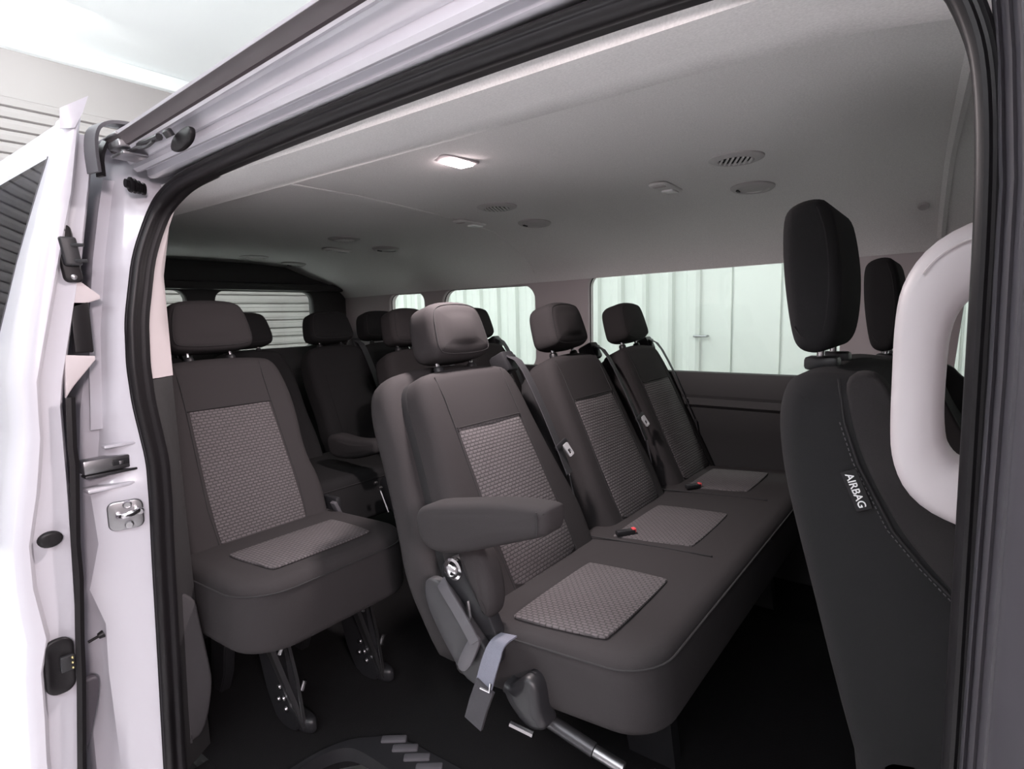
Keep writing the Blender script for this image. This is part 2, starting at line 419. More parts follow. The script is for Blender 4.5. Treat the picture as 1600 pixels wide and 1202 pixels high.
for i, p in enumerate(path):
    a, b = Vector(path[max(i-1, 0)]), Vector(path[min(i+1, len(path)-1)]); t = (b-a).normalized()
    nrm = t.cross(Vector((0, 1, 0))).normalized()
    if nrm.dot(Vector(p)-Vector((-.64, 0, .6))) < 0: nrm = -nrm
    bd = Vector((0, -1, 0))
    sc_ = .62 if p[0] > -.03 else .95
    rows.append([Vector(p)+nrm*u*sc_+bd*v for u, v in sec])
ds = put('door_seal', loft(rows, 0, close=True), 'rubber')
tag(ds, 'thick ribbed black rubber weatherstrip framing the sliding door opening', 'weatherstrip')

creaseY = [(1.373, .017), (1.274, -.015), (1.135, -.042), (.983, -.064), (.83, -.075), (.70, -.086), (.663, -.119), (.562, -.115), (.474, -.138), (.394, -.118), (.291, -.122), (.07, -.119), (-.2, -.12)]
outerY = [(1.386, -.02), (1.293, -.022), (1.009, -.073), (.818, -.11), (.675, -.121), (.35, -.145), (.05, -.15), (-.2, -.15)]
zs = [1.36, 1.33, 1.30, 1.274, 1.24, 1.2, 1.135, 1.06, .983, .9, .83, .77, .74, .70, .68, .663, .63, .6, .562, .52, .474, .43, .394, .34, .291, .2, .07, -.2]
rows = [[], [], [], [], [], []]
for z in zs:
    sy = lin(sealY, z)-.012; cy = lin(creaseY, z); oy = min(lin(outerY, z), cy-.012)
    if z > 1.262: sy = .06
    dip = -.012*math.exp(-((z-.72)/.03)**2)
    rows[0].append((-1.312, sy+.02, z)); rows[1].append((-1.318, sy, z))
    rows[2].append((-1.335+dip, (sy*.3+cy*.7), z)); rows[3].append((-1.350+dip, cy, z))
    rows[4].append((-1.376+dip, cy-.006, z)); rows[5].append((-1.395+dip*.5, oy, z))
for k, (dx, dy) in enumerate(((-1.43, -.004), (-2.2, .01), (-3.05, .03))):
    rows.append([(dx, min(lin(outerY, z), lin(creaseY, z)-.012)+dy, z) for z in zs])
struct(put('wall_pillar', loft(rows, .004), 'paint'))
# a raised stepped plate on the outer part of the pillar
bm = loft([[(-1.372, lin(creaseY, z)+d, z) for z in (1.285, 1.22, 1.13, 1.02, .9, .83, .79)] for d in (.004, -.012, -.024)], .006)
struct(put('trim_9', bm, 'paint'))
struct(put('trim_10', box(-1.345, -1.325, -.095, -.02, .755, .762, .003), 'paint'))
struct(put('trim_11', box(-1.36, -1.325, -.13, -.02, .672, .681, .004), 'paint'))
# inner pale pillar strip and lower lining of the rear pillar
zz = [1.26, 1.2, 1.1, 1.0, .93, .885]
struct(put('trim_12', loft([[(-1.326, lin(sealY, z)+.016, z) for z in zz], [(-1.333, lin(sealY, z)+.046, z) for z in zz], [(-1.37, .062, z) for z in zz], [(-1.6, .06, z) for z in zz]], .004), 'beige'))
zz = [.883, .8, .7, .6, .5, .4, .3, .2, .1, .0]
struct(put('trim_13', loft([[(-1.326, lin(sealY, z)+.016, z) for z in zz], [(-1.335, lin(sealY, z)+.042, z) for z in zz], [(-1.37, .055+.01*(.9-z), z) for z in zz], [(-1.7, .07, z) for z in zz]], .004), 'trim'))
bm = slab(smooth_poly([(.0, .05), (.0, .05), (.04, .058), (.066, .16), (.062, .22), (.048, .34), (.045, .38), (.0, .42), (.0, .42)], 2), .05, .008, 0)
struct(put('trim_14', bm, mat('grey_lining', (.055, .052, .055), .6), M4=frame((-1.334, .008, .0), (0, 1, 0), (0, 0, 1), (1, 0, 0))))
# front pillar flange beyond the seal: ribbed white jamb, its shade put into a dark colour
fp = [(.024, .045), (.0185, .032), (.0205, .024), (.0225, .027), (.0245, .021), (.0255, .008), (.0275, .010), (.0295, .006), (.0305, -.004), (.0325, -.004), (.035, -.014), (.05, -.04), (.12, -.06), (.20, -.075)]
zz = [-.3, .0, .4, .63, .8, .95, 1.08, 1.16, 1.22, 1.28, 1.33]
rows = []
for z in zz:
    d = -max(0, z-1.0)**2*.30
    rows.append([(x+d, y+max(0, z-1.0)*.02, z) for x, y in fp])
struct(put('trim_15', loft(rows, .003), mat('shaded_pillar', (.055, .05, .058), .45)))
struct(put('wall_front_side', box(.17, .95, -.065, .05, -.3, 1.33, .02), 'paint'))
struct(put('trim_16', box(-1.36, .2, -.10, .02, -.55, -.3, .02), 'paint'))
# pale pillar trim inside, in front of the seal, carrying the grab handle
# ------------------------------------------------------------------ step
st = bmesh.new()
stp = thing('entry_step', (-1.0, .2, 0), 'dark rubber entry step with raised tread pads at the sill', 'step')
out = smooth_poly([(-.128, -.18), (-.121, -.02), (-.103, .038), (-.08, .075), (-.05, .098), (.0, .15), (.92, .15), (.92, .055), (.035, .055), (-.045, .052), (-.076, .040), (-.098, .008), (-.109, -.05), (-.116, -.18)], 2)
put('nosing', prism(out, -.02, .014, .006), 'plastic', stp)
for k in range(6):
    mm = Matrix.Translation((-.003+.043*k, .121-.004*k, 0)) @ Matrix.Rotation(R(38), 4, 'Z')
    put('tread_pad', box(-.030, .030, -.010, .010, -.02, .020, .004), 'greyplastic', stp, M4=mm)
put('tread', box(-.115, .9, -.2, .13, -.20, -.12, .01), 'floor', stp)

# ------------------------------------------------------------------ sliding door (parked open behind the opening)
rL = [(1.41, -.080), (1.379, -.103), (1.238, -.140), (1.123, -.168), (.899, -.214), (.807, -.216), (.696, -.238), (.619, -.252), (.501, -.256), (.435, -.250), (.367, -.259), (.195, -.268), (-.3, -.26)]
rR = [(1.412, -.071), (1.368, -.090), (1.241, -.112), (1.09, -.150), (.897, -.196), (.794, -.200), (.692, -.216), (.614, -.234), (.532, -.236), (.428, -.226), (.373, -.240), (.298, -.242), (.184, -.249), (-.3, -.245)]
eR = [(1.35, -.062), (1.294, -.067), (1.08, -.107), (.869, -.155), (.676, -.160), (.401, -.172), (.147, -.195), (-.3, -.20)]
zs = [1.375, 1.35, 1.31, 1.27, 1.24, 1.18, 1.12, 1.06, 1.0, .97, .95, .9, .85, .8, .75, .7, .65, .61, .57, .53, .48, .43, .4, .37, .33, .28, .2, .1, -.3]
sd = thing('sliding_door', (-1.3, -.2, 0), 'white sliding side door slid fully back, seen along its leading edge', 'door')
def dl(p): return (p[0]+1.3, p[1]+.2, p[2])
def glx(z): return -1.355-.135*(1.31-z)/.34
rows = []
def rowx(f): rows.append([dl(f(z)) for z in zs])
# skin behind the glass front edge is cut away where the window sits
skin = bmesh.new()
cols = []
for z in zs:
    y = lin(rL, z)
    g = glx(min(1.31, max(.96, z)))
    cols.append([dl(q) for q in ((-1.30, lin(rR, z)+.004, z), (-1.296, lin(rR, z), z), (-1.298, (lin(rL, z)+lin(rR, z))/2, z), (-1.306, y, z), (-1.312, y-.002, z), (g+.002, y-.003, z), (g-.004, y+.002, z), (-1.75, y+.002, z), (-2.3, y+.004, z))])
V = [[skin.verts.new(p) for p in c] for c in cols]
for i in range(len(zs)-1):
    for j in range(8):
        if j >= 6 and zs[i] <= 1.312 and zs[i+1] >= .96: continue
        skin.faces.new((V[i][j], V[i][j+1], V[i+1][j+1], V[i+1][j]))
bmesh.ops.recalc_face_normals(skin, faces=skin.faces); bmesh.ops.solidify(skin, geom=skin.faces[:], thickness=.006)
put('outer_skin', skin, 'paint', sd)
gz = [z for z in zs if .96 <= z <= 1.312]
put('window_pane', loft([[dl((glx(z)-.003, lin(rL, z)-.0005, z)) for z in gz], [dl((-1.75, lin(rL, z)-.0005, z)) for z in gz], [dl((-2.3, lin(rL, z), z)) for z in gz]], .004), 'privacy', sd)
put('window_gasket', tube([dl((glx(z)-.002, lin(rL, z)-.002, z)) for z in gz], .002, 6), 'greyrubber', sd)
rows = [[], [], [], [], []]
for z in zs:
    if z > 1.352: continue
    a, b = lin(rR, z)+.003, lin(eR, z)
    hollow = -.008 if z < 1.15 else 0
    for k, q in enumerate(((-1.302, a, z), (-1.31, a+.006, z), (-1.313, a*.5+b*.5, z), (-1.312, b-.006, z), (-1.322, b, z))): rows[k].append(dl(q))
rows.append([dl((-1.40, lin(eR, z)+.004, z)) for z in zs if z <= 1.352]); rows.append([dl((-2.3, lin(eR, z)+.012, z)) for z in zs if z <= 1.352])
put('edge_panel', loft(rows, .004), 'paint', sd)
put('corner_flap', loft([[dl(q) for q in ((-1.29, -.072, 1.415), (-1.293, -.082, 1.385), (-1.297, -.096, 1.355))], [dl(q) for q in ((-1.292, -.090, 1.402), (-1.295, -.1, 1.378), (-1.298, -.106, 1.352))], [dl(q) for q in ((-1.30, -.114, 1.385), (-1.302, -.114, 1.375), (-1.304, -.116, 1.35))]], .004), 'paint', sd)
# black gasket along the lower leading edge
zz = [.866, .82, .773, .74, .66, .59, .52, .46, .4, .33, .24, .14, 0, -.3]
gY = [(.866, -.145), (.773, -.151), (.745, -.150), (.589, -.163), (.523, -.164), (.402, -.174), (.333, -.178), (.144, -.195), (-.3, -.2)]
put('edge_gasket', loft([[dl((-1.300, lin(gY, z)-.010, z)) for z in zz], [dl((-1.297, lin(gY, z)-.002, z)) for z in zz], [dl((-1.302, lin(gY, z)+.006, z)) for z in zz], [dl((-1.33, lin(gY, z)+.007, z)) for z in zz]], .004), 'rubber', sd)
# pale plastic ears and the dark slot between them
E_ = frame(dl((-1.313, -.10, 1.0)), (0, 1, 0), (0, 0, 1), (1, 0, 0))
ear = bmesh.new()
merge(ear, slab([(-.028, .03), (.022, .048), (.022, .055), (-.012, .085), (-.028, .09)], .012, .003, 0, 2), Matrix())
merge(ear, slab([(-.05, -.135), (-.034, -.112), (.003, -.068), (.003, -.060), (-.045, -.055)], .012, .003, 0, 2), Matrix())
put('guide_ear', ear, 'beige', sd, M4=E_)
put('slot', slab(rrect(.030, .096, .003, 3, -.013, -.005), .02, .002, 0, 2), 'rubber', sd, M4=E_)
# upper contact block
C_ = frame(dl((-1.301, -.126, 1.130)), (.22, .975, 0), (.02, -.13, .99), (1, 0, 0))
cb = put('latch_plate', slab(rrect(.030, .105, .009, 4), .012, .004, 0, 3), 'rubber', sd, M4=C_)
bm = slab(rrect(.026, .052, .004, 3, .002, .003), .014, .003, 0, 2)
put('latch_block', bm, 'plastic', cb, M4=C_ @ Matrix.Translation((0, 0, .012)))
for yy in (.014, -.014):
    put('contact_pin', tube([(.004, yy, .008), (.020, yy, .022)], [.004, .003], 8), 'plastic', cb, M4=C_)
for yy in (.043, -.043):
    put('screw', lathe([(.0, -.002), (.005, -.002), (.005, .002), (.003, .003), (.0, .003)], 10), 'steel', cb, M4=C_ @ Matrix.Translation((0, yy, 0)))
put('rubber_plug', lathe([(.0, .004), (.012, .005), (.0165, .004), (.019, .001), (.019, -.003), (.0, -.004)], 20), 'rubber', sd, M4=frame(dl((-1.301, -.202, .611)), (.15, .98, .1), (0, -.1, 1), (1, 0, 0)) @ Matrix.Diagonal((1, .8, 1, 1)))
C_ = frame(dl((-1.296, -.211, .368)), (.1, .99, 0), (0, .03, 1), (1, 0, 0))
cp = put('contact_plate', slab(rrect(.046, .108, .020, 6), .010, .004, -.003, 3), 'rubber', sd, M4=C_)
put('contact_block', slab(rrect(.022, .030, .003, 3, .010, .004), .008, .002, 0, 2), 'plastic', cp, M4=C_ @ Matrix.Translation((0, 0, .007)))
for k in range(3):
    put('contact', lathe([(.0, .003), (.0018, .002), (.0025, 0), (.0025, -.004), (.0, -.004)], 8), 'yellow', cp, M4=C_ @ Matrix.Translation((.017, -.006+.010*k, .008)))
# dark lower flap seen behind the door edge
lf = slab(smooth_poly([(-.02, .0), (.012, .10), (.022, .158), (.010, .168), (-.028, .16), (-.05, .0)], 2), .02, .005, .0, 3)
put('lower_cover', lf, 'greyrubber', sd, M4=frame(dl((-1.345, -.160, .13)), (0, 1, 0), (0, 0, 1), (1, 0, 0)))

# ------------------------------------------------------------------ hardware on the pillar
t = thing('door_striker', (-1.320, -.072, .615), 'bright steel door striker with bolts on the white rear pillar', 'striker')
F = frame((0, 0, 0), (.29, .957, 0), (0, 0, 1), (.957, -.29, 0))
put('base_plate', slab(rrect(.062, .060, .014, 5), .010, .003, 0, 3), 'steel', t, M4=F)
put('striker_loop', tube([(-.012, .004, 0), (-.012, .004, .016), (-.006, .004, .022), (.012, .008, .022), (.020, .010, .016), (.020, .010, 0)], .0055, 8), 'chrome', t, M4=F)
for q in ((.004, .021), (.004, -.020), (.024, .004)):
    put('bolt', lathe([(.0, .006), (.006, .006), (.008, .003), (.009, -.002), (.0, -.002)], 10), 'chrome', t, M4=F @ Matrix.Translation((*q, 0)))
t = thing('bump_stop', (-1.3, -.005, 1.265), 'black ribbed rubber bump stop at the top of the rear pillar', 'bump stop')
pr = [(0, -.012), (.008, -.012), (.009, -.004), (.014, -.003), (.015, .001), (.011, .004), (.011, .006), (.014, .007), (.014, .010), (.010, .013), (.010, .015), (.013, .016), (.013, .019), (.009, .022), (.009, .025), (.012, .026), (.012, .03), (.0, .03)]
put('rubber_bellows', lathe(pr, 18), 'rubber', t, M4=frame((.004, -.008, .003), (0, 0, 1), (-1, 0, 0), (-.35, .93, -.1)))
t = thing('guide_rail', (-1.345, -.075, .722), 'short steel guide rail with oblong slot set across the rear pillar', 'rail')
put('rail_channel', box(-.02, .012, -.055, .036, -.014, .014, .003), 'steel', t)
put('rail_lip', box(-.01, .018, -.055, .038, -.020, -.015, .001), 'darksteel', t)
put('slot', slab(rrect(.030, .011, .002, 3, .008, 0), .004, .001, 0, 2), 'plastic', t, M4=frame((.0145, 0, .001), (0, 1, 0), (0, 0, 1), (1, 0, 0)))
put('slot_pin', box(.0145, .017, .004, .012, -.003, .004, .001), 'steel', t)
t = thing('drain_plug', (-1.352, -.128, .374), 'small black push pin sticking out of the rear pillar crease', 'pin')
put('pin', tube([(.006, -.024, -.003), (.006, -.006, .001)], [.003, .0028], 8), 'rubber', t)
put('collar', tube([(.006, -.006, .001), (.006, .003, .003)], [.006, .008], 10), 'rubber', t)
t = thing('roller_bracket', (-1.26, -.04, 1.33), 'grey steel roller arm of the sliding door at the roof track', 'bracket')
a = bmesh.new()
arc = [(-.012, -.040, -.055), (-.012, -.042, -.01), (-.01, -.037, .022), (-.005, -.018, .036), (.0, .01, .038), (.01, .035, .030), (.03, .05, .026)]
put('curved_arm', ribbon(smooth_open(arc), .035, (1, .2, 0), .006), 'greyplastic', t)
put('arm_inner_strip', ribbon(smooth_open([(-.012, -.030, -.06), (-.012, -.030, -.02), (-.004, -.014, .012), (.0, .02, .018)]), .02, (1, .2, 0), .006), 'rubber', t)  # dark strip following the inner curve of the arm
put('hinge_block', box(.0, .05, -.018, .016, -.014, .0, .003), 'steel', t)
put('hinge_plate', box(-.005, .055, -.024, .026, .004, .009, .002), 'steel', t)
put('hinge_pin', lathe([(0, .016), (.006, .016), (.007, .012), (.007, -.016), (.0, -.016)], 12), 'steel', t, M4=Matrix.Translation((.025, .0, 0)))
put('lower_plate', box(-.005, .05, -.012, .030, -.026, -.020, .002), 'steel', t)
put('link', tube([(.03, .012, -.006), (.08, .004, -.012), (.14, -.004, -.020), (.19, -.008, -.024)], [.006, .004, .005, .006], 8), 'plastic', t)
put('cable', tube(smooth_open([(.05, .004, -.016), (.10, -.008, -.024), (.13, -.006, -.030), (.17, -.010, -.028)]), .003, 6), 'plastic', t)
put('roller', lathe([(0, .006), (.006, .006), (.008, .004), (.008, -.006), (0, -.006)], 14), 'plastic', t, M4=Matrix.Translation((.215, -.004, -.022)) @ Matrix.Rotation(R(35), 4, 'X'))
put('roller_housing', slab(smooth_poly([(.19, -.045), (.225, -.050), (.265, -.040), (.27, -.018), (.24, -.016), (.20, -.024)], 2), .010, .003, 0, 2), 'rubber', t, M4=side(.006))

# ------------------------------------------------------------------ seats
def back_frame(x, y, zb, a): return frame((x, y, zb), (0, 1, 0), (-math.sin(a), 0, math.cos(a)), (math.cos(a), 0, math.sin(a)))
def make_back(root, x, y, zb, a, w=.42, wt=.355, H=.535, t=.11, fab='fabric', shell=0, ins=(.115, .385), detail=True, bulge=.018):
    F = back_frame(x, y, zb, a)
    o = [(-w/2, -.06), (0, -.06), (w/2, -.06), (w/2+bulge*.6, .02), (w/2+bulge, .12), (w/2-.005, .22), (wt/2+.012, .36), (wt/2+.002, .46), (wt/2-.02, H-.012), (wt/2-.07, H), (0, H+.006),
         (-wt/2+.07, H), (-wt/2+.02, H-.012), (-wt/2-.002, .46), (-wt/2-.012, .36), (-w/2+.005, .22), (-w/2-bulge, .12), (-w/2-bulge*.6, .02)]
    o = smooth_poly(o, 2)
    b = put('backrest', slab(o, t, .032, .004, 4), fab, root, M4=F)
    if shell:
        put('side_panel', slab(inset(o, -.003), .06, .01, 0, 3), 'dark_fabric', b, M4=F @ Matrix.Translation((0, -.003, -.055)))
        s = [(p*1.0-.012 if p < 0 else p, q*1.02) for p, q in inset(o, -.028)]
        sh = put('back_shell', slab(s, .085, .03, 0, 4), fab, b, M4=F @ Matrix.Translation((0, -.004, -.078)))
    iw, iv = ins
    pn = smooth_poly([(-iw-.006, .0), (iw+.006, .0), (iw+.012, .10), (iw, iv-.004), (iw-.004, iv), (-iw+.004, iv), (-iw, iv-.004), (-iw-.012, .10)], 1)
    put('insert_panel', panel_uv(pn, .002), 'insert' if fab == 'fabric' else fab, b, M4=F @ Matrix.Translation((0, 0, .0035)))
    if detail:
        bm = bmesh.new()
        tube([(-iw-.004, iv+.001, .0045), (0, iv+.001, .0065), (iw+.004, iv+.001, .0045)], .0015, 6, bm)
        for s in (-1, 1): tube([(s*(iw+.012), .0, .0005), (s*(iw+.018), .12, .001), (s*(iw+.006), iv, .0025), (s*(iw+.004), .46, .002), (s*(iw+.006), H-.02, -.002)], .0016, 6, bm)
        put('seam', bm, 'seam', b, M4=F)
    return F, b
def make_headrest(root, F, H=.535, fab='fabric', rise=.016, hh=.142, wb=.205, wtp=.172, t=.10, tilt=9):
    o = smooth_poly([(-wb/2+.02, 0), (0, -.004), (wb/2-.02, 0), (wb/2, .02), (wb/2-.002, .06), (wtp/2+.006, hh-.025), (wtp/2-.016, hh), (0, hh+.006), (-wtp/2+.016, hh), (-wtp/2-.006, hh-.025), (-wb/2+.002, .06), (-wb/2, .02)], 2)
    F2 = F @ Matrix.Translation((0, H+rise, .018)) @ Matrix.Rotation(R(tilt), 4, 'X')
    h = put('headrest', slab(o, t, .03, .008, 5), fab, root, M4=F2)
    for s in (-1, 1):
        put('headrest_post', tube([(s*.06, -rise-.015, -.055), (s*.06, .02, -.055)], .0055, 8), 'chrome', h, M4=F2)
        put('post_collar', lathe([(0, .006), (.010, .006), (.013, 0), (.013, -.012), (0, -.012)], 12), 'plastic', h, M4=F2 @ frame((s*.06, -rise+.002, -.055), (1, 0, 0), (0, 0, -1), (0, 1, 0)))
    bm = bmesh.new()
    rim = inset(o, .012)
    tube([(x, y, -.0055) for x, y in rim], .0014, 5, bm, closed=True)
    put('seam', bm, 'seam', h, M4=F2)
    return h
def make_cushion(root, x0, x1, y0, y1, ztop, zbot, r=.09, fab='fabric', tilt=0, seam_z=.035, panels=(), rb=.03):
    cx, cy = (x0+x1)/2, (y0+y1)/2
    o = rrect(x1-x0, y1-y0, (r, r, rb, rb), 8)      # br, tr = front corners
    F = Matrix.Translation((cx, cy, ztop)) @ Matrix.Rotation(tilt, 4, 'Y')
    c = put('seat_cushion', slab(o, ztop-zbot, .035, .006, 5, back_bev=.02), fab, root, M4=F)
    put('piping', tube([(x, y, -seam_z) for x, y in inset(o, -.0006)], .0022, 6, closed=True), 'seam', c, M4=F)
    for (px0, px1, py0, py1) in panels:
        pn = [(px0, py0), (px1, py0+.012), (px1, py1-.012), (px0, py1)]
        pn = [(a-cx, b-cy) for a, b in pn]
        put('insert_panel', panel_uv(smooth_poly(smooth_poly([tuple(Vector(p)*.95+Vector(q)*.05) for i, p in enumerate(pn) for q in (pn[i-1], pn[(i+1) % 4])], 1), 1), .001), 'insert' if fab == 'fabric' else fab, c, M4=F @ Matrix.Translation((0, 0, .0072)))
    return c
tonguemat = mat('bright_tongue', (.62, .62, .64), .35, metal=.25)
def belt_set(root, F, H, u, mirror=1):
    """shoulder belt: guide on the seat top, webbing, latch tongue"""
    g = put('belt_guide', box(u-.030, u+.022, H-.022, H+.038, -.085, -.025, .010), 'plastic', root, M4=F)
    put('guide_slot', box(u-.022, u+.016, H+.012, H+.022, -.026, -.020, .003), 'darksteel', g, M4=F)
    pts = smooth_open([(u-.004, H+.018, -.024), (u-.002, H-.01, .0), (u, H-.12, .008), (u, H-.27, .008), (u+.002, H-.34, .004)], 1)
    wb = put('seat_belt', ribbon(pts, .042, (1, .12, -.25), .0022), 'belt', root, M4=F)
    pts = smooth_open([(u+.002, H-.34, .004), (u+.012, .12, -.02), (u+.016, .0, -.05), (u+.016, -.05, -.05)], 1)
    put('lower_webbing', ribbon(pts, .036, (1, .1, -.6), .0022), 'belt', wb, M4=F)
    T = F @ Matrix.Translation((u+.004, H-.262, .018)) @ Matrix.Rotation(R(18), 4, 'Z') @ Matrix.Rotation(R(-12), 4, 'Y')
    put('tongue_grip', slab(rrect(.050, .016, .005, 3), .008, .003, 0, 2), 'plastic', wb, M4=T)
    put('latch_tongue', holed(rrect(.020, .038, .004, 3, .008, -.022), [rrect(.010, .014, .002, 2, .008, -.028)], .004), tonguemat, wb, M4=T)
def armrest(root, prof, y0, y1, fab='fabric'):
    o = smooth_poly(prof, 2)
    a = put('armrest', slab(o, y1-y0, .016, .003, 4), fab, root, M4=side(y0))
    return a
def W(root, pts): return [(p[0]-root.location.x, *p[1:]) for p in pts]

# --- three-seat bench
B = thing('bench_seat', (-.72, 1.03, 0), 'charcoal three-seat bench with woven inserts and near-side armrest, facing the door', 'bench seat')
a2 = math.atan(.24/.485)
for i, y in enumerate((.57, 1.075, 1.545)):
    F, b = make_back(B, 0, y-1.03, .40, a2, shell=1 if i == 0 else 0, w=.44 if i == 0 else .38, wt=.36 if i == 0 else .335, bulge=.018 if i == 0 else .008)
    if i: put('back_shell', slab(smooth_poly([(-.21, -.05), (.19, -.05), (.19, .3), (.165, .52), (-.19, .52), (-.21, .3)], 2), .05, .02, 0, 3), 'dark_fabric', b, M4=F @ Matrix.Translation((-.0, .012, -.075)))
    make_headrest(B, F)
    belt_set(B, F, .535, (.218, .198, .175)[i])
cz = .42
def bl(x): return x+.72
make_cushion(B, bl(-.80), bl(-.35), -.73, .665, .425, .288, .085, tilt=R(-4.5), seam_z=.018,
             panels=((bl(-.655), bl(-.452), -.70, -.395), (bl(-.69), bl(-.475), -.225, .08), (bl(-.69), bl(-.49), .29, .57)))
for y in (-.245, .24): put('divider_seam', tube([(bl(-.75), y, .418), (bl(-.55), y, .4325), (bl(-.42), y, .440)], .0022, 6), 'seam', B)
for y in (-.20, .285):
    BK = Matrix.Translation((bl(-.655), y, .434)) @ Matrix.Rotation(R(52), 4, 'Z')
    bk = put('belt_buckle', box(-.030, .022, -.009, .009, -.008, .006, .004), 'plastic', B, M4=BK)
    put('release_button', box(.014, .024, -.007, .007, -.003, .0085, .002), 'red', bk, M4=BK)
Yr = -1.03
ar = armrest(B, W(B, [(-.812, .60), (-.795, .565), (-.76, .556), (-.70, .568), (-.58, .615), (-.515, .640), (-.506, .652), (-.504, .680), (-.512, .690), (-.60, .684), (-.72, .660), (-.78, .648), (-.810, .632)]), .238+Yr, .305+Yr)
put('end_seam', tube(W(B, [(-.522, .2365+Yr, .645), (-.520, .236+Yr, .665), (-.522, .2365+Yr, .684)]), .0015, 5), 'seam', ar)
put('side_wing', slab(smooth_poly(W(B, [(-.748, .555), (-.728, .578), (-.69, .572), (-.665, .54), (-.652, .475), (-.663, .436), (-.68, .44), (-.712, .485)]), 2), .055, .018, .006, 4), 'fabric', B, M4=side(.275+Yr))
mp = put('recliner_plate', slab(smooth_poly(W(B, [(-.795, .515), (-.745, .54), (-.70, .50), (-.665, .43), (-.64, .385), (-.65, .34), (-.72, .34), (-.785, .42)]), 2), .03, .004, 0, 2), 'plastic', B, M4=side(.285+Yr))
put('recliner_bolt', lathe([(0, .014), (.010, .014), (.015, .010), (.017, .004), (.022, .002), (.022, -.004), (0, -.004)], 16), 'chrome', mp, M4=Matrix.Translation((bl(-.752), .281+Yr, .514)) @ Matrix.Rotation(R(90), 4, 'X'))
bm = tube(W(B, [(-.70, .262+Yr, .472), (-.692, .258+Yr, .445), (-.698, .258+Yr, .43), (-.685, .258+Yr, .415), (-.688, .258+Yr, .40)]), .004, 6)
put('spring', bm, 'steel', mp)
sc = put('hinge_cover', slab(smooth_poly(W(B, [(-.818, .475), (-.80, .492), (-.765, .487), (-.69, .415), (-.645, .375), (-.66, .31), (-.715, .305), (-.775, .375), (-.815, .435)]), 2), .022, .006, .002, 3), mat('hinge_plastic', (.035, .034, .037), .5), B, M4=side(.262+Yr))
put('strap_loop', ribbon(smooth_open(W(B, [(-.755, .250+Yr, .500), (-.742, .244+Yr, .492), (-.70, .242+Yr, .452), (-.665, .24+Yr, .412)])), .026, (.75, 0, .65), .003), 'greyplastic', sc)
put('strap_tab', slab(smooth_poly(W(B, [(-.676, .425), (-.655, .418), (-.668, .385), (-.69, .343), (-.712, .338), (-.716, .352), (-.70, .385)]), 2), .008, .003, 0, 2), 'greyplastic', sc, M4=side(.243+Yr))
rs = put('release_strap', ribbon(smooth_open(W(B, [(-.622, .285+Yr, .420), (-.618, .245+Yr, .425), (-.620, .232+Yr, .402), (-.626, .228+Yr, .38), (-.634, .226+Yr, .35)])), [.034]*8+[.036]*12, (1, .0, .1), .003), 'strap', B)
put('strap_end', ribbon(W(B, [(-.629, .224+Yr, .352), (-.645, .222+Yr, .31), (-.657, .220+Yr, .27)]), .040, (1, 0, .05), .006), 'belt', rs)
put('strap_clip', tube(W(B, [(-.637, .219+Yr, .347), (-.616, .219+Yr, .347), (-.613, .219+Yr, .365)]), .0022, 6), 'chrome', rs)
fh = put('folding_hinge', slab(smooth_poly(W(B, [(-.63, .335), (-.612, .328), (-.59, .352), (-.575, .366), (-.552, .356), (-.545, .30), (-.530, .278), (-.572, .262), (-.62, .30)]), 2), .05, .012, .004, 4), 'plastic', B, M4=side(.265+Yr))
put('hinge_pin', tube(W(B, [(-.60, .255+Yr, .272), (-.555, .262+Yr, .266)]), .0065, 8), 'chrome', fh)
lg = put('floor_rail', tube(W(B, [(-.565, .315+Yr, .262), (-.47, .325+Yr, .236)]), .013, 10), 'darksteel', B)
put('rail_tip', tube(W(B, [(-.468, .325+Yr, .2355), (-.415, .33+Yr, .224)]), .011, 10), 'steel', lg)
for y in (-.40, .45):
    l = put('leg', loft([W(B, q) for q in ([(-.60, y, .24), (-.55, y, .0)], [(-.47, y, .24), (-.44, y, .0)], [(-.47, y+.035, .24), (-.44, y+.035, .0)], [(-.60, y+.035, .24), (-.55, y+.035, .0)])], 0, close=False), 'plastic', B, smooth=False)
    l = put('rear_leg', loft([W(B, q) for q in ([(-.80, y+.02, .24), (-.84, y+.02, .0)], [(-.72, y+.02, .24), (-.76, y+.02, .0)], [(-.72, y+.055, .24), (-.76, y+.055, .0)], [(-.80, y+.055, .24), (-.84, y+.055, .0)])]), 'plastic', B, smooth=False)

